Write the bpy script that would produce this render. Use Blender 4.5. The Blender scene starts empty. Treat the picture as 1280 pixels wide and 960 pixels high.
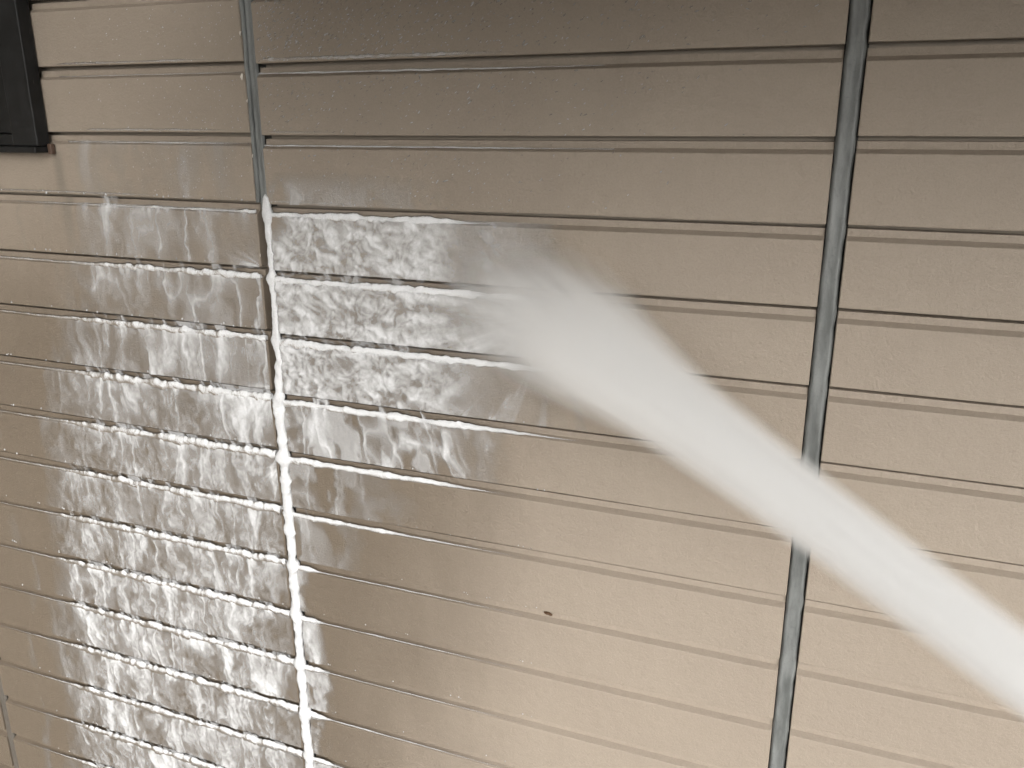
import bpy, bmesh, math, random
import numpy as np
from mathutils import Vector, Matrix, Euler

scene = bpy.context.scene
COL = scene.collection
R = math.radians

# ------------------------------------------------------------------ camera
cam_d = bpy.data.cameras.new('camera')
cam = bpy.data.objects.new('camera', cam_d)
COL.objects.link(cam)
CAM_LOC = Vector((0.939, -1.2294, -0.2091))
CAM_ROT = Euler((1.2734, 0.0002, 0.3710), 'XYZ')
cam.location = CAM_LOC
cam.rotation_euler = CAM_ROT
cam_d.sensor_width = 36.0
cam_d.lens = 36.0 * 1065.0 / 1280.0
cam_d.clip_start = 0.02
cam_d.clip_end = 400.0
scene.camera = cam

# ------------------------------------------------------------------ sky, sun, exposure
SUN_EL, SUN_AZ = 24.0, 152.0      # azimuth clockwise from +Y: the light comes from the front right
world = bpy.data.worlds.new('World')
scene.world = world
world.use_nodes = True
wn = world.node_tree
wn.nodes.clear()
w_out = wn.nodes.new('ShaderNodeOutputWorld')
w_bg = wn.nodes.new('ShaderNodeBackground')
w_sky = wn.nodes.new('ShaderNodeTexSky')
w_hsv = wn.nodes.new('ShaderNodeHueSaturation')
w_sky.sky_type = 'NISHITA'
w_sky.sun_disc = False
w_sky.sun_elevation = R(SUN_EL)
w_sky.sun_rotation = R(SUN_AZ)
w_sky.air_density = 1.0
w_sky.dust_density = 4.0
w_hsv.inputs['Saturation'].default_value = 0.16     # a closed grey cloud cover
w_bg.inputs['Strength'].default_value = 0.14
wn.links.new(w_sky.outputs[0], w_hsv.inputs['Color'])
wn.links.new(w_hsv.outputs[0], w_bg.inputs['Color'])
wn.links.new(w_bg.outputs[0], w_out.inputs['Surface'])

sun_d = bpy.data.lights.new('sun', 'SUN')
sun = bpy.data.objects.new('sun', sun_d)
COL.objects.link(sun)
sun_d.energy = 1.0
sun_d.angle = R(40)
sun_d.color = (1.0, 0.965, 0.92)
to_sun = Vector((math.sin(R(SUN_AZ)) * math.cos(R(SUN_EL)), math.cos(R(SUN_AZ)) * math.cos(R(SUN_EL)), math.sin(R(SUN_EL))))
sun.rotation_euler = to_sun.to_track_quat('Z', 'Y').to_euler()
sun.location = to_sun * 20

vs = scene.view_settings
vs.view_transform = 'Standard'
vs.look = 'None'
vs.gamma = 1.0
vs.use_curve_mapping = False
vs.exposure = 0.80
scene.cycles.volume_bounces = 10
scene.cycles.max_bounces = 20
scene.cycles.transparent_max_bounces = 24
scene.cycles.volume_step_rate = 0.2
scene.cycles.use_denoising = True
scene.cycles.use_adaptive_sampling = True
scene.cycles.adaptive_threshold = 0.03

# ------------------------------------------------------------------ helpers
def tag(o, label, cat, kind=None, group=None):
    o['label'] = label
    o['category'] = cat
    if kind: o['kind'] = kind
    if group: o['group'] = group
    return o

def link_mesh(name, me, mat, parent=None):
    o = bpy.data.objects.new(name, me)
    COL.objects.link(o)
    if mat is not None and not me.materials:
        me.materials.append(mat)
    if parent is not None:
        o.parent = parent
    return o

def mesh_from(name, verts, faces, smooth=False):
    me = bpy.data.meshes.new(name)
    me.from_pydata([tuple(v) for v in verts], [], faces)
    me.validate()
    me.update()
    if smooth:
        me.polygons.foreach_set('use_smooth', [True] * len(me.polygons))
    return me

def grid_mesh(name, P, keep=None, attr=None, close_u=False):
    """P: (n,m,3) array of points -> quad mesh, smooth; keep: (n-1,m-1) bool; attr: dict of (n,m) arrays."""
    n, m = P.shape[:2]
    idx = np.arange(n * m).reshape(n, m)
    if close_u:
        a = idx[:-1, :]; b = np.roll(idx, -1, 1)[:-1, :]; c = np.roll(idx, -1, 1)[1:, :]; d = idx[1:, :]
    else:
        a = idx[:-1, :-1]; b = idx[:-1, 1:]; c = idx[1:, 1:]; d = idx[1:, :-1]
    F = np.stack([a, b, c, d], -1)
    F = F[keep] if keep is not None else F.reshape(-1, 4)
    used = np.unique(F)
    remap = -np.ones(n * m, int); remap[used] = np.arange(len(used))
    F = remap[F]
    V = P.reshape(-1, 3)[used]
    A = {k: v.reshape(-1)[used] for k, v in (attr or {}).items()}
    return V, F, A

def build_arrays(name, parts, mat, parent=None):
    """join arrays of (V,F,A) into ONE mesh object"""
    off = 0; VV = []; FF = []; AA = {}
    for V, F, A in parts:
        if len(F) == 0: continue
        VV.append(V); FF.append(F + off); off += len(V)
        for k, v in A.items(): AA.setdefault(k, []).append(v)
    V = np.concatenate(VV); F = np.concatenate(FF)
    me = bpy.data.meshes.new(name)
    me.vertices.add(len(V)); me.vertices.foreach_set('co', V.astype(np.float32).ravel())
    me.loops.add(F.size); me.loops.foreach_set('vertex_index', F.astype(np.int32).ravel())
    k = F.shape[1]
    me.polygons.add(len(F)); me.polygons.foreach_set('loop_start', np.arange(0, F.size, k, dtype=np.int32))
    me.polygons.foreach_set('use_smooth', np.ones(len(F), bool))
    for kk, v in AA.items():
        at = me.attributes.new(kk, 'FLOAT', 'POINT')
        at.data.foreach_set('value', np.concatenate(v).astype(np.float32))
    me.update(calc_edges=True)
    me.validate()
    return link_mesh(name, me, mat, parent)

# numpy value noise
_rs = np.random.RandomState(7)
_TAB = _rs.rand(256, 256).astype(np.float64)
def vnoise(x, y, seed=0):
    x = x + seed * 17.31; y = y + seed * 9.77
    xi = np.floor(x).astype(int); yi = np.floor(y).astype(int)
    fx = x - xi; fy = y - yi
    fx = fx * fx * fx * (fx * (fx * 6 - 15) + 10); fy = fy * fy * fy * (fy * (fy * 6 - 15) + 10)
    t = lambda i, j: _TAB[i % 256, j % 256]
    return (t(xi, yi) * (1 - fx) + t(xi + 1, yi) * fx) * (1 - fy) + (t(xi, yi + 1) * (1 - fx) + t(xi + 1, yi + 1) * fx) * fy
def fbm(x, y, oct=4, seed=0, gain=0.5):
    s = 0; a = 1; tot = 0
    for i in range(oct):
        s = s + a * vnoise(x * 2 ** i, y * 2 ** i, seed + i * 3.1); tot += a; a *= gain
    return s / tot
def ridge(x, y, oct=2, seed=0):
    s = 0; a = 1; tot = 0
    for i in range(oct):
        s = s + a * (1 - np.abs(2 * vnoise(x * 2 ** i, y * 2 ** i, seed + i * 5.3) - 1)); tot += a; a *= 0.5
    return s / tot
def sstep(a, b, x):
    t = np.clip((x - a) / (b - a), 0, 1)
    return t * t * (3 - 2 * t)

# ------------------------------------------------------------------ node helpers / materials
class NT:
    def __init__(self, mat):
        mat.use_nodes = True
        self.t = mat.node_tree; self.t.nodes.clear()
        self.out = self.t.nodes.new('ShaderNodeOutputMaterial')
    def n(self, typ, **kw):
        nd = self.t.nodes.new(typ)
        for k, v in kw.items(): setattr(nd, k, v)
        return nd
    def l(self, a, b): self.t.links.new(a, b)
    def sock(self, nd, key, v):
        s = nd.inputs[key]
        if hasattr(v, 'is_output') or isinstance(v, bpy.types.NodeSocket): self.l(v, s)
        else: s.default_value = v
    def math(self, op, a, b=None, c=None, clamp=False):
        nd = self.n('ShaderNodeMath', operation=op, use_clamp=clamp)
        for i, v in enumerate((a, b, c)):
            if v is not None: self.sock(nd, i, v)
        return nd.outputs[0]
    def smooth(self, v, a, b):
        nd = self.n('ShaderNodeMapRange', interpolation_type='SMOOTHSTEP')
        self.sock(nd, 0, v); self.sock(nd, 1, a); self.sock(nd, 2, b); nd.inputs[3].default_value = 0; nd.inputs[4].default_value = 1
        return nd.outputs[0]
    def noise(self, vec, scale, detail=3, rough=0.5, dist=0.0):
        nd = self.n('ShaderNodeTexNoise')
        if vec is not None: self.l(vec, nd.inputs['Vector'])
        nd.inputs['Scale'].default_value = scale; nd.inputs['Detail'].default_value = detail
        nd.inputs['Roughness'].default_value = rough; nd.inputs['Distortion'].default_value = dist
        return nd.outputs['Fac']
    def mapping(self, vec, scale):
        nd = self.n('ShaderNodeMapping'); self.l(vec, nd.inputs[0]); nd.inputs['Scale'].default_value = scale
        return nd.outputs[0]
    def mix(self, f, a, b):
        nd = self.n('ShaderNodeMix', data_type='RGBA')
        self.sock(nd, 0, f); self.sock(nd, 6, a); self.sock(nd, 7, b)
        return nd.outputs[2]
    def bump(self, h, strength, dist):
        nd = self.n('ShaderNodeBump'); self.l(h, nd.inputs['Height'])
        nd.inputs['Strength'].default_value = strength; nd.inputs['Distance'].default_value = dist
        return nd.outputs[0]
    def principled(self, **kw):
        nd = self.n('ShaderNodeBsdfPrincipled')
        for k, v in kw.items(): self.sock(nd, k.replace('_', ' '), v)
        return nd

def M(name): return bpy.data.materials.new(name)

def siding_material():
    m = M('painted_siding'); t = NT(m)
    geo = t.n('ShaderNodeNewGeometry'); pos = geo.outputs['Position']
    sx = t.n('ShaderNodeSeparateXYZ'); t.l(pos, sx.inputs[0]); X, Y, Z = sx.outputs
    info = t.n('ShaderNodeObjectInfo')
    fine = t.noise(pos, 900, 2, 0.6)
    mid = t.noise(pos, 60, 4, 0.55)
    big = t.noise(pos, 6, 4, 0.6)
    dry = t.mix(t.smooth(big, 0.3, 0.75), (0.2746, 0.2318, 0.1874, 1), (0.2957, 0.2514, 0.2018, 1))
    dry = t.mix(t.math('MULTIPLY', t.smooth(mid, 0.35, 0.7), 0.35), dry, (0.2570, 0.2183, 0.1745, 1))
    dry = t.mix(t.math('MULTIPLY', info.outputs['Random'], 0.5), dry, (0.2693, 0.2259, 0.1802, 1))
    dry = t.mix(t.math('MULTIPLY', t.smooth(t.noise(pos, 330, 3, 0.7), 0.42, 0.70), 0.30), dry, (0.2068, 0.1741, 0.1393, 1))
    # wetness plus painted shade: darkens boards left of a ragged border below the impact
    wn1 = t.noise(t.mapping(pos, (7, 7, 2.2)), 1.0, 4, 0.6)
    border = t.math('MULTIPLY_ADD', Z, 0.28, 0.80)
    d = t.math('SUBTRACT', X, border)
    d = t.math('ADD', d, t.math('MULTIPLY', t.math('SUBTRACT', wn1, 0.5), 0.26))
    wet = t.math('SUBTRACT', 1.0, t.smooth(d, -0.40, 0.16))
    wet = t.math('MULTIPLY', wet, t.math('MULTIPLY_ADD', t.smooth(t.math('ADD', Z, t.math('MULTIPLY', wn1, 0.3)), -0.55, -0.10), -0.72, 1.0))  # eased towards the top to offset the overhang's shade
    # drip stain below the window corner
    sn = t.noise(t.mapping(pos, (20, 20, 6)), 1.0, 3, 0.6)
    sdx = t.math('ABSOLUTE', t.math('ADD', t.math('ADD', X, 0.452), t.math('MULTIPLY', t.math('SUBTRACT', sn, 0.5), 0.03)))
    st = t.math('SUBTRACT', 1.0, t.smooth(sdx, 0.002, 0.02))
    st = t.math('MULTIPLY', st, t.smooth(Z, -0.50, -0.33))
    st = t.math('MULTIPLY', st, t.math('SUBTRACT', 1.0, t.smooth(Z, -0.262, -0.258)))
    hs = t.n('ShaderNodeMix', data_type='RGBA', blend_type='MULTIPLY'); hs.inputs[0].default_value = 1
    t.l(dry, hs.inputs[6]); hs.inputs[7].default_value = (0.48, 0.46, 0.43, 1)
    col = t.mix(wet, dry, hs.outputs[2])
    col = t.mix(t.math('MULTIPLY', st, 0.5), col, (0.12, 0.105, 0.085, 1))
    # tiny dark specks
    vo = t.n('ShaderNodeTexVoronoi', feature='F1'); t.l(pos, vo.inputs['Vector']); vo.inputs['Scale'].default_value = 42
    vo.inputs['Randomness'].default_value = 1.0
    speck = t.math('SUBTRACT', 1.0, t.smooth(vo.outputs['Distance'], 0.028, 0.05))
    sc = t.n('ShaderNodeSeparateColor'); t.l(vo.outputs['Color'], sc.inputs[0])
    speck = t.math('MULTIPLY', speck, t.smooth(sc.outputs[0], 0.93, 0.95))
    col = t.mix(t.math('MULTIPLY', speck, 0.7), col, (0.10, 0.085, 0.07, 1))
    rough = t.math('MULTIPLY_ADD', wet, -0.30, 0.62)
    rough = t.math('ADD', rough, t.math('MULTIPLY', t.math('SUBTRACT', mid, 0.5), 0.15))
    h = t.math('ADD', t.math('MULTIPLY', fine, 0.35), t.math('MULTIPLY', mid, 0.8))
    h = t.math('ADD', h, t.math('MULTIPLY', t.noise(pos, 220, 3, 0.6), 0.6))
    p = t.principled(Base_Color=col, Roughness=rough, Normal=t.bump(h, 0.75, 0.0024))
    p.inputs['Specular IOR Level'].default_value = 0.45
    t.l(p.outputs[0], t.out.inputs[0])
    return m

def sealant_material():
    m = M('grey_sealant'); t = NT(m)
    geo = t.n('ShaderNodeNewGeometry'); pos = geo.outputs['Position']
    a = t.noise(t.mapping(pos, (60, 60, 14)), 1.0, 4, 0.6)
    b = t.noise(pos, 250, 3, 0.6)
    col = t.mix(t.smooth(a, 0.3, 0.72), (0.085, 0.091, 0.088, 1), (0.165, 0.174, 0.170, 1))
    col = t.mix(t.math('MULTIPLY', t.smooth(b, 0.55, 0.75), 0.45), col, (0.08, 0.083, 0.078, 1))
    p = t.principled(Base_Color=col, Roughness=0.5, Normal=t.bump(t.math('ADD', a, t.math('MULTIPLY', b, 0.4)), 0.4, 0.002))
    t.l(p.outputs[0], t.out.inputs[0]); return m

def plain(name, col, rough=0.6, nscale=40, namp=0.25, bump=0.15, metallic=0.0, dark=None):
    m = M(name); t = NT(m)
    tc = t.n('ShaderNodeNewGeometry'); pos = tc.outputs['Position']
    a = t.noise(pos, nscale, 4, 0.6)
    dk = dark or tuple(c * (1 - namp) for c in col)
    c = t.mix(a, dk + (1,), col + (1,))
    p = t.principled(Base_Color=c, Roughness=rough, Metallic=metallic, Normal=t.bump(a, bump, 0.003))
    t.l(p.outputs[0], t.out.inputs[0]); return m

def frame_material():
    m = M('black_window_frame'); t = NT(m)
    pos = t.n('ShaderNodeNewGeometry').outputs['Position']
    a = t.noise(pos, 35, 5, 0.65); b = t.noise(t.mapping(pos, (120, 120, 25)), 1.0, 3, 0.6)
    c = t.mix(t.smooth(a, 0.35, 0.8), (0.004, 0.0043, 0.0045, 1), (0.012, 0.0125, 0.013, 1))
    c = t.mix(t.math('MULTIPLY', t.smooth(b, 0.66, 0.78), 0.35), c, (0.22, 0.22, 0.21, 1))
    p = t.principled(Base_Color=c, Roughness=t.math('MULTIPLY_ADD', a, 0.3, 0.3), Normal=t.bump(a, 0.15, 0.002))
    p.inputs['Specular IOR Level'].default_value = 0.3
    t.l(p.outputs[0], t.out.inputs[0]); return m

def foam_material(name, opaque=False, tint=(0.73, 0.742, 0.755)):
    """aerated water: white scattering froth where the 'foam' attribute is high, clear glossy water elsewhere"""
    m = M(name); t = NT(m)
    at = t.n('ShaderNodeAttribute', attribute_name='foam'); f = at.outputs['Fac']
    pos = t.n('ShaderNodeNewGeometry').outputs['Position']
    nz = t.noise(pos, 420, 3, 0.6); n2 = t.noise(pos, 120, 4, 0.6)
    bmp = t.bump(t.math('ADD', n2, t.math('MULTIPLY', nz, 0.5)), 0.35, 0.003)
    dif = t.n('ShaderNodeBsdfDiffuse'); dif.inputs[0].default_value = tint + (1,); t.l(bmp, dif.inputs['Normal'])
    trl = t.n('ShaderNodeBsdfTranslucent'); trl.inputs[0].default_value = tint + (1,)
    body = t.n('ShaderNodeMixShader'); body.inputs[0].default_value = 0.22
    t.l(dif.outputs[0], body.inputs[1]); t.l(trl.outputs[0], body.inputs[2])
    tr = t.n('ShaderNodeBsdfTransparent'); tr.inputs[0].default_value = (0.985, 0.985, 0.98, 1)
    m1 = t.n('ShaderNodeMixShader')
    k = t.math('MULTIPLY', f, t.math('MULTIPLY_ADD', nz, 0.5, 0.75), clamp=True)
    t.l(k, m1.inputs[0]); t.l(tr.outputs[0], m1.inputs[1]); t.l(body.outputs[0], m1.inputs[2])
    gl = t.n('ShaderNodeBsdfGlossy'); gl.inputs['Roughness'].default_value = 0.16; t.l(bmp, gl.inputs['Normal'])
    fr = t.n('ShaderNodeFresnel'); fr.inputs[0].default_value = 1.33; t.l(bmp, fr.inputs['Normal'])
    m2 = t.n('ShaderNodeMixShader')
    t.l(t.math('MULTIPLY', fr.outputs[0], t.smooth(f, 0.0, 0.10)), m2.inputs[0])
    t.l(m1.outputs[0], m2.inputs[1]); t.l(gl.outputs[0], m2.inputs[2])
    t.l(m2.outputs[0], t.out.inputs[0])
    return m

MAT_SIDING = siding_material()
MAT_SEAL = sealant_material()
MAT_FRAME = frame_material()
MAT_BACK = plain('groove_board', (0.27, 0.235, 0.19), 0.7, 60, 0.12)
MAT_DARK = plain('dark_joint', (0.045, 0.045, 0.04), 0.8, 60, 0.3)
MAT_SOFFIT = plain('soffit_paint', (0.20, 0.185, 0.16), 0.7, 20, 0.2)
MAT_GROUND = plain('pale_concrete', (0.46, 0.445, 0.42), 0.9, 30, 0.5)
MAT_OLD = plain('painted_joint', (0.10, 0.088, 0.074), 0.7, 60, 0.3)
MAT_FOAM = foam_material('white_water')

# ------------------------------------------------------------------ the setting: ground
GZ = -3.1
me = mesh_from('ground', [(-150, -150, GZ), (150, -150, GZ), (150, 150, GZ), (-150, 150, GZ)], [(0, 1, 2, 3)])
g = link_mesh('ground', me, MAT_GROUND); tag(g, 'pale concrete ground at the foot of the house', 'ground', 'structure')

# ------------------------------------------------------------------ the house wall
P = 0.113            # pitch of the boards
SLOT = 0.0052        # dark slot under the lip of each board
LEDGE = 0.0108       # rebated band above each face
CH = 0.0056          # chamfer between rebate and face
REB = 0.0098         # depth of the rebate
D = 0.0260           # depth of the slot
JW = [0.012, 0.012, 0.012, 0.0138, 0.012]   # half width of each vertical joint
XJ = [-1.846, -0.920, 0.0, 0.926, 1.852]
house = bpy.data.objects.new('house', None); COL.objects.link(house)
house.location = (0, 0, 0)
tag(house, 'beige house wall of horizontal boards, wet and being washed, with black window', 'house')

def box(verts, faces, x0, x1, y0, y1, z0, z1):
    b = len(verts)
    verts += [(x0, y0, z0), (x1, y0, z0), (x1, y1, z0), (x0, y1, z0), (x0, y0, z1), (x1, y0, z1), (x1, y1, z1), (x0, y1, z1)]
    faces += [tuple(b + i for i in f) for f in ((0, 3, 2, 1), (4, 5, 6, 7), (0, 1, 5, 4), (1, 2, 6, 5), (2, 3, 7, 6), (3, 0, 4, 7))]

def box_obj(name, dims, mat, parent, bevel=0.0):
    v, f = [], []; box(v, f, *dims)
    me = mesh_from(name, v, f)
    if bevel:
        bm = bmesh.new(); bm.from_mesh(me)
        bmesh.ops.bevel(bm, geom=bm.edges[:] , offset=bevel, segments=2, affect='EDGES', profile=0.5)
        bm.to_mesh(me); bm.free()
    return link_mesh(name, me, mat, parent)

# backing board: the floor of every groove
box_obj('backing_board', (-1.95, 2.0, D, D + 0.10, GZ, 1.6), MAT_BACK, house)

def plank_mesh(x0, x1, seed):
    """one board: lip rounded at the bottom, sloped top edge, ends eased; length cut in uneven steps so the edge wavers"""
    rnd = random.Random(seed)
    H = P - SLOT                      # the slot under the board above stays open
    F = H - LEDGE - CH                # height of the face
    prof = [(D + 0.002, 0.0), (0.0014, 0.0), (0.0003, 0.0005), (0.0, 0.0016), (0.0, F - 0.0012), (0.0005, F), (REB, F + CH), (REB + 0.0008, H - 0.001), (D + 0.002, H)]
    nseg = max(2, int((x1 - x0) / 0.16))
    xs = [x0, x0 + 0.0012] + [x0 + (x1 - x0) * i / nseg + rnd.uniform(-.02, .02) for i in range(1, nseg)] + [x1 - 0.0012, x1]
    verts, faces = [], []
    m = len(prof)
    for i, x in enumerate(xs):
        end = i in (0, len(xs) - 1)
        w0 = rnd.uniform(-.0005, .0005); w1 = rnd.uniform(-.0005, .0005); wy = rnd.uniform(-.0003, .0003)
        for j, (y, z) in enumerate(prof):
            yy = y; zz = z
            if 0 < j < m - 1:
                yy += wy + (0.0012 if end else 0)
                if end: zz = min(max(z, 0.0006), H - 0.0006)
            zz += w0 if j < m // 2 else w1
            verts.append((x, yy, zz))
    for i in range(len(xs) - 1):
        for j in range(m - 1):
            a = i * m + j
            faces.append((a, a + m, a + m + 1, a + 1))
    faces.append(tuple(range(m))); n = (len(xs) - 1) * m
    faces.append(tuple(n + j for j in reversed(range(m))))
    me = mesh_from('plank', verts, faces)
    return me

WIN_X, WIN_Z = -0.463, -0.262       # right and lower edge of the window
cache = {}
ROWS = range(-1, 19)
for c in range(len(XJ) - 1):
    for k in ROWS:
        x0, x1 = max(XJ[c] + JW[c], -1.30), XJ[c + 1] - JW[c + 1]
        if c == 1 and k <= 2: x0 = WIN_X - 0.010
        if c == 0 and k <= 2: continue
        key = (c, k % 4, round(x0, 3))
        if key not in cache:
            cache[key] = plank_mesh(x0, x1, hash(key) % 1000)
        o = link_mesh('plank', cache[key], MAT_SIDING, house)
        dz = [0.0005, 0.0012, -0.0018, 0.0005][c]
        tilt = [0, 0, 0.0028, 0][c]
        xm = 0.46
        o.matrix_local = Matrix.Translation((xm, 0, -k * P + dz)) @ Matrix.Rotation(-tilt, 4, 'Y') @ Matrix.Translation((-xm, 0, 0))

# vertical joints: dark bottom of the gap and a bead of sealant in it
def sealant_strip(xc, left, right, z0, z1, seed, y_edge=0.0012, dip=0.0022):
    rnd = random.Random(seed)
    n = int((z1 - z0) / 0.018); cols = 9
    Pn = np.zeros((n + 1, cols, 3))
    for i in range(n + 1):
        z = z0 + (z1 - z0) * i / n
        ph = ((-z) / P) % 1.0
        bulge = 0.0016 * math.exp(-((ph - 0.08) / 0.08) ** 2)       # swells where it crosses each groove
        wl = rnd.uniform(-.0007, .0007); wr = rnd.uniform(-.0009, .0009)
        for j in range(cols):
            s = j / (cols - 1)
            x = xc + left + wl + (right + wr - left - wl) * s
            y = y_edge + dip * (1 - (2 * s - 1) ** 2) - bulge + (0.008 if j in (0, cols - 1) else 0)
            Pn[i, j] = (x, y, z)
    V, F, A = grid_mesh('s', Pn[:, ::1])
    return V, F[:, ::-1], A

for c, (l, r) in {1: (-.0095, .0095), 2: (-.0035, .0112), 3: (-.0130, .0118)}.items():
    xc = XJ[c]
    gap = box_obj('joint_gap', (xc - JW[c] - 0.001, xc + JW[c] + 0.001, D - 0.0015, D + 0.002, GZ + 0.01, 1.5), MAT_DARK, house)
    build_arrays('sealant', [sealant_strip(xc, l, r, -0.36 if c == 2 else -2.2, 0.28, c)], MAT_SEAL if c > 1 else MAT_OLD, house)
    if c == 2:
        # the old bead has split: a narrow strip stays stuck to the boards on the other side
        build_arrays('torn_sealant', [sealant_strip(xc, -.0114, -.0062, -0.34, 0.28, 31, 0.0014, 0.0004)], MAT_SEAL, house)

# flakes of peeling paint and sealant along the split joint
MAT_FLAKE = plain('peeling_flake', (0.62, 0.58, 0.52), 0.6, 80, 0.2)
for i, (x, z, s) in enumerate([(-0.017, -0.136, 0.010), (-0.010, -0.174, 0.005), (-0.009, -0.262, 0.006), (-0.013, -0.070, 0.007), (-0.011, -0.430, 0.005)]):
    rnd = random.Random(50 + i)
    v = [(0, -0.0012, 0.5), (0.42, -0.0022, 0.42), (0.30, -0.0035, -0.2), (0.12, -0.002, -0.6), (-0.28, -0.0015, -0.05)]
    v = [(x + a * s + rnd.uniform(-.1, .1) * s, y, z + b * s) for a, y, b in v]
    v2 = [(a, y + 0.0008, b) for a, y, b in v]
    n = len(v)
    f = [tuple(range(n)), tuple(reversed(range(n, 2 * n)))] + [(j, j + n, (j + 1) % n + n, (j + 1) % n) for j in range(n)]
    link_mesh('flake', mesh_from('flake', v + v2, f), MAT_FLAKE, house)

# ------------------------------------------------------------------ window at the left
win = bpy.data.objects.new('window', None); COL.objects.link(win); win.parent = house
win['label'] = 'black metal window frame with dark pane'
WL, WT = -1.28, 0.36
# flange stands proud of the boards; outer jamb, inner sash, sill and glass
box_obj('jamb', (WIN_X - 0.062, WIN_X, -0.030, -0.0025, WIN_Z + 0.012, WT), MAT_FRAME, win, 0.002)
box_obj('sash', (WIN_X - 0.135, WIN_X - 0.0625, -0.018, -0.003, WIN_Z + 0.034, WT), MAT_FRAME, win, 0.002)
box_obj('sill', (WL, WIN_X + 0.001, -0.038, -0.003, WIN_Z, WIN_Z + 0.0115), MAT_FRAME, win, 0.002)
box_obj('sash', (WL, WIN_X - 0.136, -0.018, -0.003, WIN_Z + 0.034, WIN_Z + 0.075), MAT_FRAME, win, 0.002)
box_obj('sill_rail', (WL, WIN_X - 0.0625, -0.028, -0.003, WIN_Z + 0.0125, WIN_Z + 0.033), MAT_FRAME, win, 0.002)
mg = M('dark_pane'); t = NT(mg)
pp = t.principled(Base_Color=(0.02, 0.022, 0.024, 1), Roughness=0.08); t.l(pp.outputs[0], t.out.inputs[0])
box_obj('pane', (WL, WIN_X - 0.137, -0.010, -0.004, WIN_Z + 0.076, WT), mg, win)
MAT_BRK = plain('brown_bracket', (0.075, 0.045, 0.03), 0.5, 90, 0.4)
box_obj('corner_bracket', (WIN_X + 0.0015, WIN_X + 0.011, -0.012, -0.0025, WIN_Z - 0.003, WIN_Z + 0.016), MAT_BRK, win, 0.0015)
# ------------------------------------------------------------------ overhang out of view (casts the shade on the upper boards)
box_obj('canopy', (0.14, 3.4, -1.35, -0.003, 0.085, 0.22), MAT_SOFFIT, house, 0.004)
box_obj('added_eave', (-3.4, 0.138, -1.60, -0.003, 0.48, 0.66), MAT_SOFFIT, house, 0.004)  # unseen left overhang, added to block sky light from above

# ------------------------------------------------------------------ running water: a thin film broken into froth and rivulets
IMP = (0.525, -0.496)                 # where the jet strikes, in wall x, z
def film_left(X, Z, v, k):
    xl = np.interp(Z, [-1.95, -1.2, -0.7, -0.45], [-0.70, -0.61, -0.52, -0.43])
    env = sstep(xl - 0.09, xl + 0.10, X + 0.14 * (fbm(X / 0.06, Z / 0.25, 3, 11) - 0.5))
    far = 0.16 * sstep(xl - 0.32, xl, X) * sstep(0.50, 0.72, fbm(X / 0.05, Z / 0.3, 2, 21))
    amt = np.interp(k, [2, 3, 4, 5, 6, 7, 8, 9, 12, 18], [0, .12, .55, .60, .75, .88, .85, .9, 1.0, 1.0])
    dry = 1 - 0.55 * sstep(-0.10, -0.03, X) * sstep(8, 10, np.full_like(X, k))
    if k <= 4: dry = dry * (1 - 0.5 * sstep(-0.16, -0.05, X))
    warp = 0.030 * (fbm(X / 0.04, Z / 0.06, 3, 2 + k) - 0.5) + 0.010 * (fbm(X / 0.012, Z / 0.02, 2, 40 + k) - 0.5)
    Xw = X + warp
    riv = ridge(Xw / 0.034, v / 0.30 + k * 3.7, 1, 1) ** 9
    riv2 = ridge(Xw / 0.060, v / 0.22 + k * 2.1, 1, 8) ** 6
    riv3 = ridge((Xw + warp) / 0.017, v / 0.16 + k * 1.3, 1, 13) ** 6
    blot = sstep(0.36, 0.68, fbm(Xw / 0.021, (Z + 0.2 * X) / 0.040, 5, 5 + k * 0.3, 0.6))
    fine = fbm(Xw / 0.0065, Z / 0.015, 3, 15)
    low = float(sstep(4.5, 9.0, np.array(float(k))))
    stop = sstep(0.05, 0.4, fbm(X / 0.05, np.full_like(X, k * 3.3), 2, 33) - 0.35 + (P - v) / P * 0.6)
    a = env * amt * dry * (1 - 0.38 * low) * ((0.55 + 0.1 * low) * riv * stop + 0.38 * riv2 * stop + (0.22 + 0.34 * low) * blot * (0.6 + 0.9 * (fine - 0.3)) + 0.30 * riv3 * stop + 0.08 + 0.12 * low + 0.55 * low * (fine - 0.5))
    a = a + far * (riv + 0.4 * riv2)
    spill = np.exp(-np.maximum(v - 0.021, 0) / 0.010) * sstep(0.45, 0.65, fbm(X / 0.014, np.full_like(X, k * 5.1), 2, 60))
    a = a + 0.40 * spill * env * amt
    # fan of froth thrown left where the water leaves the joint
    for cx, cz, ln, th0, st in ((-0.004, -0.672, 0.085, 3.72, 1.0), (-0.004, -0.825, 0.035, 3.85, 0.8), (-0.006, -0.452, 0.040, 3.05, 0.9)):
        dx, dz = X - cx, Z - cz
        r = np.hypot(dx, dz) + 1e-6; th = np.arctan2(dz, dx) % (2 * math.pi)
        streak = 0.35 + 0.9 * sstep(0.35, 0.75, fbm(th / 0.13, r / 0.12, 3, 70))
        a = a + st * np.exp(-(r / ln) ** 1.4) * np.exp(-((th - th0) / 0.55) ** 2) * streak
    return np.where(a > 0.6, 0.6 + 0.30 * np.tanh((a - 0.6) / 0.30), np.clip(a, 0, 1))

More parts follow.
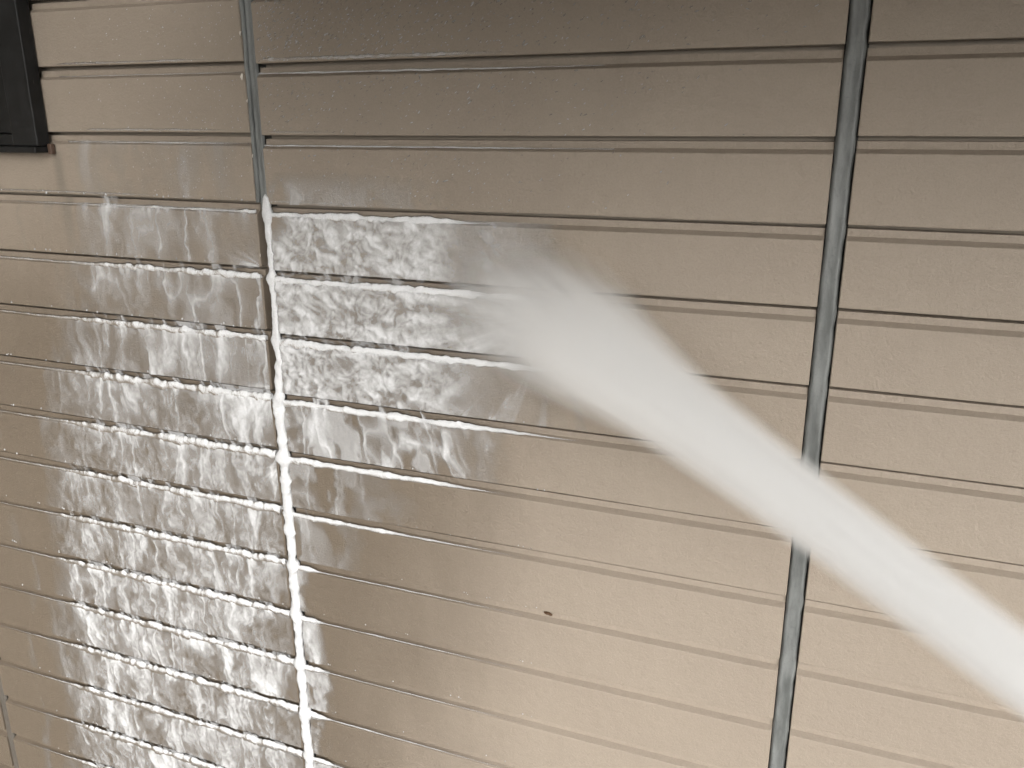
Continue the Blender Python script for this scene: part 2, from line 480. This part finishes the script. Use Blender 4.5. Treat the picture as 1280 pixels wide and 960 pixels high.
def film_mid(X, Z, v, k):
    dx, dz = X - IMP[0], Z - IMP[1]
    r = np.hypot(dx, dz) + 1e-6; th = np.arctan2(dz, dx) % (2 * math.pi)
    wx = 0.02 * (fbm(X / 0.04, Z / 0.04, 3, 3) - 0.5); wz = 0.02 * (fbm(X / 0.04, Z / 0.04, 3, 4) - 0.5)
    blot = fbm((X + wx) / 0.020, (Z + wz + 0.25 * X) / 0.012, 4, 6)
    rad = fbm(r / 0.10, th / 0.085, 4, 9)
    cell = fbm((X + 2 * wx) / 0.0075, (Z + 2 * wz) / 0.0085, 3, 66)
    if k in (4, 5, 6):
        right = {4: 0.56, 5: 0.66, 6: 0.60}[k]
        m = sstep(0.008, 0.022, X) * (1 - sstep(right - 0.24, right + 0.04, X + 0.16 * (rad - 0.5)))
        near = sstep(0.22, 0.42, X)
        tex = (1 - near) * (0.60 + 1.05 * (blot - 0.47) + 0.7 * (rad - 0.5) + 0.8 * (cell - 0.5)) + near * (0.50 + 0.9 * (rad - 0.47) + 0.4 * (blot - 0.5))
        corner = sstep(0.0, 0.05, np.hypot(X - 0.01, (Z + 0.365) * 1.2) - 0.01) if k == 4 else 1.0
        hole = 1.0
        if k == 6: hole = 1 - 0.75 * sstep(0.30, 0.44, X) * sstep(0.45, 0.6, rad + 0.15)
        if k == 4: hole = 1 - 0.45 * sstep(0.33, 0.37, X) * (1 - sstep(0.38, 0.43, X))
        return np.clip(m * tex * corner * hole * 0.9, 0, 0.9)
    warp = 0.022 * (fbm(X / 0.03, Z / 0.05, 3, 2 + k) - 0.5) + 0.008 * (fbm(X / 0.010, Z / 0.02, 2, 40 + k) - 0.5)
    Xw = X + warp - 0.25 * v * sstep(0.1, 0.3, X)
    riv = ridge(Xw / 0.030, v / 0.22 + k * 2.7, 1, 12) ** 8
    riv2 = ridge(Xw / 0.055, v / 0.16 + k * 1.9, 1, 14) ** 5
    bl2 = sstep(0.42, 0.66, fbm(Xw / 0.03, Z / 0.05, 4, 25 + k))
    if k == 3:
        m = sstep(0.01, 0.03, X) * (1 - sstep(0.16, 0.40, X)) * sstep(0.05, 0.10, v)
        return np.clip(0.22 * m * (bl2 + riv), 0, 0.5)
    if k < 3: return np.zeros_like(X)
    ext = {7: (0.26, 0.48), 8: (0.08, 0.30), 9: (0.03, 0.20)}.get(k, (0.03, 0.075))
    amt = {7: 1.05, 8: 0.60, 9: 0.40}.get(k, 0.55)
    m = sstep(0.008, 0.014, X) * (1 - sstep(ext[0], ext[1], X + 0.05 * (fbm(X / 0.03, Z / 0.06, 3, 71) - 0.5)))
    if k >= 10:
        w = 0.055 + 0.018 * math.sin(k * 2.3) + 0.0025 * (k - 10)
        m = sstep(0.008, 0.014, X) * (0.5 + 0.5 * sstep(0.0, 0.05, v)) * (1 - sstep(w - 0.035, w + 0.016, X + 0.035 * (fbm(X / 0.02, Z / 0.05, 2, 71) - 0.5)))
        return np.clip(m * (0.30 + 0.35 * riv2 + 0.45 * (bl2 - 0.5) + 0.5 * (fbm(X / 0.006, Z / 0.02, 3, 5) - 0.5)), 0, 0.8)
    return np.clip(amt * m * (0.45 * riv + 0.40 * riv2 + 0.40 * bl2), 0, 0.9)

def film_patch(x0, x1, k, fn, dz=0.0, tilt=0.0, cur=1.0):
    st = 0.0019
    xs = np.arange(x0, x1, st); vs_ = np.arange(0.0, P + 1e-6, st)
    X, V = np.meshgrid(xs, vs_)
    Z = -(k - 1) * P - V
    A = fn(X, Z, V, k)
    face0 = SLOT + LEDGE + CH
    curtain = V < SLOT + LEDGE * 0.8
    A = np.where(curtain, cur * A * sstep(0.42, 0.75, A + 0.25 * (vnoise(X / 0.006, Z / 0.012, 3) - 0.5)), A)
    lift = 0.0008 + 0.0040 * A * (0.4 + 1.2 * fbm(X / 0.010, Z / 0.016, 3, 88))
    base = np.where(V < face0, 0.0035 * sstep(face0, SLOT + LEDGE, V) * sstep(0.0, SLOT + 0.004, V), 0.0)
    Y = base - lift
    Pn = np.stack([X, Y, Z + dz + tilt * (X - 0.46)], -1)
    mx = np.maximum.reduce([A[:-1, :-1], A[1:, :-1], A[:-1, 1:], A[1:, 1:]])
    V_, F_, At = grid_mesh('f', Pn, mx > 0.025, {'foam': A})
    return V_, F_[:, ::-1], At

parts = []
for k in range(3, 18):
    parts.append(film_patch(-0.905 if k > 3 else -0.44, -0.0122, k, film_left, 0.0012, 0.0, 0.6))
for k in range(3, 18):
    parts.append(film_patch(0.0122, 0.72 if k < 9 else 0.30, k, film_mid, -0.0018, 0.0028, 0.0 if k == 4 else 0.45 if k < 7 else 1.0))
film = build_arrays('water_film', parts, MAT_FOAM)
tag(film, 'white frothy water streaming down over the beige boards', 'water', 'stuff')

# froth lying along the ledges
def bead(xs, yc, zc, rad, foam, seed, ny=10, flat=0.55, lump=0.030):
    n = len(xs)
    ang = np.linspace(0, 2 * math.pi, ny, endpoint=False)
    Xg, Ag = np.meshgrid(xs, ang, indexing='ij')
    zc = np.broadcast_to(zc, (n,)); rad = np.broadcast_to(rad, (n,))
    nz = fbm((Xg + 0.006 * np.sin(Ag + 1)) / lump, np.sin(Ag) * 0.8 + 3 + np.cos(Ag) * .6, 3, seed)
    n2 = fbm((Xg - 0.005 * np.sin(Ag)) / (lump * 0.35), np.sin(Ag) * 1.2 + 7, 2, seed + 9)
    rr = rad[:, None] * (0.55 + 0.72 * nz + 0.22 * n2)
    Yg = yc - np.cos(Ag) * rr * flat; Zg = zc[:, None] + np.sin(Ag) * rr + (0.0035 * rad / 0.007 * (fbm(xs / 0.012, xs * 0, 2, seed + 3) - 0.5))[:, None]
    fo = np.broadcast_to(foam, (n,))[:, None] * (0.7 + 0.6 * nz)
    return grid_mesh('b', np.stack([Xg, Yg, Zg], -1), None, {'foam': np.clip(fo, 0, 1)}, close_u=True)

ZL = -(SLOT + LEDGE * 0.80)
parts = []
for k in range(3, 18):                      # boards left of the joint
    xs = np.arange(-0.905, -0.0125, 0.0022)
    xl = np.interp(-k * P, [-1.95, -1.2, -0.7, -0.45], [-0.70, -0.61, -0.50, -0.41])
    if k == 3: s = 0.22 * sstep(-0.70, -0.40, xs) + 0.18 * sstep(-0.40, -0.3, xs)
    else: s = 0.30 * sstep(-0.95, -0.62, xs) + (0.72 if k < 6 else 0.92) * sstep(xl - 0.10, xl + 0.10, xs)
    s = s * (0.55 + 0.9 * fbm(xs / 0.035, xs * 0 + k * 7.1, 3, 19))
    parts.append(bead(xs, 0.0008, -k * P + ZL + 0.0012 - 0.0035, 0.0072 * s, np.clip(0.25 + 0.85 * s, 0, 1), k))
for k in range(3, 18):                      # boards right of the joint
    xs = np.arange(0.0125, 0.912, 0.0022)
    e1, e2, st = {3: (0.30, 0.45, .85), 4: (0.40, 0.56, 1.0), 5: (0.46, 0.62, 1.1), 6: (0.32, 0.60, .95), 7: (0.22, 0.46, .8), 8: (0.08, 0.40, .5)}.get(k, (0.03, 0.07, .8))
    s = st * (1 - sstep(e1, e2, xs))
    if k > 6: s = s + 0.20 * (1 - sstep(0.2, 0.55, xs))
    s = s * (0.55 + 0.9 * fbm(xs / 0.035, xs * 0 + k * 4.3, 3, 23))
    keep = s > 0.02
    xs, s = xs[keep], s[keep]
    parts.append(bead(xs, 0.0008, -k * P + ZL - 0.0018 - 0.0035 + 0.0028 * (xs - 0.46), 0.0072 * s, np.clip(0.15 + 1.0 * s, 0, 1), 100 + k))
for k, x0, x1, dz, amp in ((1, 0.015, 0.60, -.0018, .22), (2, 0.015, 0.62, -.0018, .25), (1, -0.42, -0.015, .0012, .14), (2, -0.42, -0.015, .0012, .22)):  # thin pale beads stand in for the highlight on wet chamfer edges
    xs = np.arange(x0, x1, 0.0022)
    s = amp * (1 - 0.7 * sstep(x0 + 0.3, x1, xs)) * (0.4 + 1.1 * fbm(xs / 0.05, xs * 0 + k * 3.9, 3, 57))
    parts.append(bead(xs, 0.0012, -k * P + ZL + dz - 0.0035, 0.0072 * s, np.clip(0.2 + 0.8 * s, 0, 1), 300 + k))
# water clinging to the lower lips, made pale for the light it catches
for k, x0, x1, dz, amp in ((1, -0.43, -0.03, .0012, .5), (2, -0.38, -0.02, .0012, .55), (3, -0.9, -0.2, .0012, .5), (1, 0.015, 0.50, -.0018, .8), (2, 0.015, 0.18, -.0018, .7), (3, 0.012, 0.20, -.0018, .5)):
    xs = np.arange(x0, x1, 0.0022)
    e = np.minimum(sstep(x0, x0 + 0.03, xs), 1 - sstep(x1 - 0.15, x1, xs)) * (0.4 + 1.0 * fbm(xs / 0.03, xs * 0 + k, 3, 51))
    parts.append(bead(xs, 0.0002, -k * P + dz + 0.0042, 0.0034 * amp * e + 0.0002, 0.32 * e, 200 + k, flat=0.7, lump=0.006))
foam = build_arrays('foam', parts, MAT_FOAM)
tag(foam, 'white foam lying along the groove ledges between the boards', 'foam', 'stuff')

# the stream that runs down inside the split joint
zs = np.arange(-0.325, -2.1, -0.0024)
n = len(zs); ang = np.linspace(0, 2 * math.pi, 14, endpoint=False)
Zg, Ag = np.meshgrid(zs, ang, indexing='ij')
low = sstep(-0.60, -0.72, zs)
xc = (0.0095 * (1 - low) + 0.0012 * low) + 0.003 * (fbm(zs / 0.05, zs * 0, 3, 5) - 0.5)
rx = (0.0062 * (1 - low) + 0.0095 * low) * (0.75 + 0.6 * fbm(zs / 0.022, zs * 0 + 4, 3, 6)) * sstep(-0.324, -0.332, zs)
ph = (-zs / P) % 1.0
rx = rx + 0.0040 * np.exp(-((ph - 0.17) / 0.10) ** 2) * sstep(-0.33, -0.36, zs)
nz = fbm(Zg / 0.012 + np.sin(Ag), np.cos(Ag) + 5, 3, 7)
rr = rx[:, None] * (0.5 + 1.0 * nz)
Pn = np.stack([xc[:, None] + np.cos(Ag) * rr, 0.0005 - np.sin(Ag) * rr * 0.62, Zg + 0.002 * (nz - 0.5)], -1)
stream = build_arrays('water_stream', [grid_mesh('w', Pn, None, {'foam': np.full_like(Zg, 0.93)}, close_u=True)], MAT_FOAM)
tag(stream, 'white stream of water running down the vertical joint between boards', 'water stream')

# drops
rnd = random.Random(3)
ico = bmesh.new(); bmesh.ops.create_icosphere(ico, subdivisions=1, radius=1.0)
IV = np.array([v.co[:] for v in ico.verts]); IF = np.array([[v.index for v in f.verts] for f in ico.faces]); ico.free()
drops = []
def drop(x, y, z, sx, sy, sz, rot, fo):
    c, s_ = math.cos(rot), math.sin(rot)
    V = IV * (sx, sy, sz)
    V = np.stack([V[:, 0] * c - V[:, 2] * s_, V[:, 1], V[:, 0] * s_ + V[:, 2] * c], -1) + (x, y, z)
    drops.append((V, IF, {'foam': np.full(len(V), fo)}))
def facez(z):                               # keep drops on faces, not over a groove
    return ((-z) / P) % 1.0 > 0.21
for i in range(1700):                        # fine drops flung over the top boards beside the split joint
    x = 0.02 + abs(rnd.gauss(0, 0.33)); z = -0.02 - abs(rnd.gauss(0, 0.11))
    if x > 0.9 or not facez(z): continue
    s = rnd.uniform(0.0005, 0.0013) * (1.5 if rnd.random() < 0.1 else 1)
    drop(x, -0.0002, z, s * rnd.uniform(1.2, 3.2), s * 0.3, s * 0.7, rnd.gauss(0.55, 0.3), rnd.uniform(0.18, 0.55))
for i in range(420):
    x = -0.02 - abs(rnd.gauss(0, 0.17)); z = -0.0 - rnd.random() * 0.34
    if x < -0.43 or not facez(z): continue
    s = rnd.uniform(0.0004, 0.0011)
    drop(x, -0.0002, z, s * rnd.uniform(1, 2.0), s * 0.5, s * 0.8, rnd.gauss(0.5, 0.4), rnd.uniform(0.4, 0.7))
for k in range(3, 16):                      # beads hanging on the lips
    for i in range(26 if k == 4 else 16):
        x = -0.02 - rnd.random() * 0.75
        s = rnd.uniform(0.0010, 0.0024)
        drop(x, -0.0004, -k * P + 0.0012 + rnd.uniform(0.001, 0.005), s, s * 0.7, s * 1.1, 0, rnd.uniform(0.35, 0.85))
    for i in range(10):
        x = 0.02 + rnd.random() * 0.5
        s = rnd.uniform(0.0008, 0.0018)
        drop(x, -0.0004, -k * P - 0.0018 + rnd.uniform(0.001, 0.005), s, s * 0.7, s * 1.1, 0, rnd.uniform(0.25, 0.6))
for i in range(260):                        # splashed drops round the froth
    x = rnd.gauss(0.25, 0.2); z = rnd.gauss(-0.30, 0.05)
    if x < 0.02 or not facez(z): continue
    s = rnd.uniform(0.0005, 0.0014)
    drop(x, -0.0002, z, s * 1.8, s * 0.5, s * 0.8, rnd.gauss(0.6, 0.4), rnd.uniform(0.25, 0.55))
dr = build_arrays('water_droplets', drops, MAT_FOAM)
tag(dr, 'small water drops beaded on the upper boards and lips', 'droplets', 'stuff')

# a scrap of brown debris caught on a ledge
dv, df = [], []
bm = bmesh.new()
bmesh.ops.create_icosphere(bm, subdivisions=2, radius=1.0)
for v in bm.verts:
    f_ = 1 + 0.25 * math.sin(v.co.x * 5 + v.co.y * 3)
    v.co = Vector((v.co.x * 0.0085, v.co.y * 0.003 * f_, v.co.z * 0.0026 * f_ - 0.15 * v.co.x * 0.0085))
me = bpy.data.meshes.new('debris_scrap'); bm.to_mesh(me); bm.free()
deb = link_mesh('debris_scrap', me, plain('brown_debris', (0.10, 0.05, 0.02), 0.7, 300, 0.6))
deb.location = (0.527, 0.003, -9 * P - 0.0068)
tag(deb, 'small dark brown scrap of debris caught in a groove of the siding', 'debris')

# ------------------------------------------------------------------ the water jet: a cone of fine spray
E0 = Vector((1.0965, -0.5989, -0.5940)); I0 = Vector((0.5247, 0.0, -0.4959))
L0 = (I0 - E0).length; DIR = (I0 - E0).normalized()
T0, T1 = -0.32, 1.16
def jet_r(tt):
    return 0.008 + (0.026 - 0.008) * (tt - T0) / -T0 if tt < 0 else 0.026 + 0.028 * tt + 0.052 * tt ** 3
HULL = 1.35
ring = 32; nst = 60
verts, faces = [], []
for i in range(nst + 1):
    tt = T0 + (T1 - T0) * i / nst
    for j in range(ring):
        a = 2 * math.pi * j / ring
        verts.append((math.cos(a) * jet_r(tt) * HULL, math.sin(a) * jet_r(tt) * HULL, tt * L0))
for i in range(nst):
    for j in range(ring):
        a = i * ring + j; b = i * ring + (j + 1) % ring
        faces.append((a, b, b + ring, a + ring))
faces.append(tuple(reversed(range(ring)))); faces.append(tuple(nst * ring + j for j in range(ring)))
me = mesh_from('water_jet', verts, faces, True)
JM = Matrix.Translation(E0) @ DIR.to_track_quat('Z', 'Y').to_matrix().to_4x4()
inv = JM.inverted()
bm = bmesh.new(); bm.from_mesh(me)
pl = inv @ Vector((0, -0.006, 0)); nrm = inv.to_3x3() @ Vector((0, 1, 0))
res = bmesh.ops.bisect_plane(bm, geom=bm.verts[:] + bm.edges[:] + bm.faces[:], plane_co=pl, plane_no=nrm, clear_outer=True)
ed = [e for e in res['geom_cut'] if isinstance(e, bmesh.types.BMEdge)]
bmesh.ops.contextual_create(bm, geom=ed)
bm.normal_update(); bm.to_mesh(me); bm.free()

def jet_material():
    m = M('fine_spray'); t = NT(m)
    tc = t.n('ShaderNodeTexCoord'); ob = tc.outputs['Object']
    s = t.n('ShaderNodeSeparateXYZ'); t.l(ob, s.inputs[0])
    tt = t.math('DIVIDE', s.outputs[2], L0)
    tp = t.math('MAXIMUM', tt, 0.0)
    r1 = t.math('ADD', t.math('MULTIPLY_ADD', tp, 0.028, 0.026), t.math('MULTIPLY', t.math('POWER', tp, 3.0), 0.052))
    r1 = t.math('MULTIPLY_ADD', t.math('MINIMUM', tt, 0.0), 0.018 / -T0, r1)
    rr = t.math('SQRT', t.math('ADD', t.math('POWER', s.outputs[0], 2.0), t.math('POWER', s.outputs[1], 2.0)))
    q = t.math('DIVIDE', rr, r1)
    # streaks run along the jet, so look the noise up in (x/R, y/R, z) stretched
    cv = t.n('ShaderNodeCombineXYZ')
    t.l(t.math('DIVIDE', s.outputs[0], r1), cv.inputs[0]); t.l(t.math('DIVIDE', s.outputs[1], r1), cv.inputs[1]); t.l(t.math('MULTIPLY', tt, 1.3), cv.inputs[2])
    nz = t.noise(cv.outputs[0], 1.6, 3, 0.55)
    q = t.math('ADD', q, t.math('MULTIPLY', t.math('SUBTRACT', nz, 0.5), t.math('MULTIPLY_ADD', tp, 0.45, 0.2)))
    fall = t.math('SUBTRACT', 1.0, t.smooth(q, 0.50, 1.30))
    fall = t.math('POWER', fall, 1.5)
    c2 = t.n('ShaderNodeCombineXYZ')
    t.l(t.math('DIVIDE', s.outputs[0], r1), c2.inputs[0]); t.l(t.math('DIVIDE', s.outputs[1], r1), c2.inputs[1]); t.l(t.math('MULTIPLY', tt, 0.5), c2.inputs[2])
    fine = t.noise(c2.outputs[0], 5.0, 3, 0.6)
    fall = t.math('MULTIPLY', fall, t.math('MULTIPLY_ADD', t.smooth(fine, 0.3, 0.7), 0.9, 0.45))
    endf = t.math('MULTIPLY_ADD', t.smooth(tt, 0.72, 1.05), -0.60, 1.0)
    dens = t.math('MULTIPLY', t.math('DIVIDE', 3.6, r1), t.math('MULTIPLY', fall, endf))
    v = t.n('ShaderNodeVolumePrincipled')
    v.inputs['Color'].default_value = (0.985, 0.99, 0.992, 1)
    v.inputs['Anisotropy'].default_value = 0.0
    t.l(dens, v.inputs['Density'])
    t.l(v.outputs[0], t.out.inputs['Volume'])
    return m
jet = link_mesh('water_jet', me, jet_material())
jet.matrix_world = JM
tag(jet, 'white cone shaped jet of high pressure water striking the boards', 'water jet')

# mist hanging round the place of impact, part of the jet
bm = bmesh.new(); bmesh.ops.create_icosphere(bm, subdivisions=4, radius=1.0)
mc = Vector((0.500, -0.006, -0.490)); ms = (0.200, 0.085, 0.150)
bmesh.ops.bisect_plane(bm, geom=bm.verts[:] + bm.edges[:] + bm.faces[:], plane_co=(0, 0, 0), plane_no=(0, 1, 0), clear_outer=True)
bmesh.ops.contextual_create(bm, geom=[e for e in bm.edges if e.is_boundary])
me = bpy.data.meshes.new('mist'); bm.to_mesh(me); bm.free()
mm = M('mist'); t = NT(mm)
ob = t.n('ShaderNodeTexCoord').outputs['Object']
vl = t.n('ShaderNodeVectorMath', operation='LENGTH'); t.l(ob, vl.inputs[0])
nz = t.noise(t.mapping(ob, (1.0, 1.0, 2.2)), 1.8, 4, 0.6)
q = t.math('ADD', vl.outputs['Value'], t.math('MULTIPLY', t.math('SUBTRACT', nz, 0.5), 0.7))
dn = t.math('MULTIPLY', t.math('POWER', t.math('SUBTRACT', 1.0, t.smooth(q, 0.1, 0.95)), 1.6), 17.0)
v = t.n('ShaderNodeVolumePrincipled'); v.inputs['Color'].default_value = (0.985, 0.99, 0.992, 1)
t.l(dn, v.inputs['Density']); t.l(v.outputs[0], t.out.inputs['Volume'])
mist = link_mesh('mist', me, mm, jet)
mist.matrix_parent_inverse = JM.inverted()
mist.location = mc; mist.scale = ms


# unseen block added beyond the window to keep light off the left boards
shade_block = box_obj('side_shade_block', (-1.95, -1.302, -3.6, -0.004, GZ + 0.002, 0.46), MAT_BACK, house, 0.004)
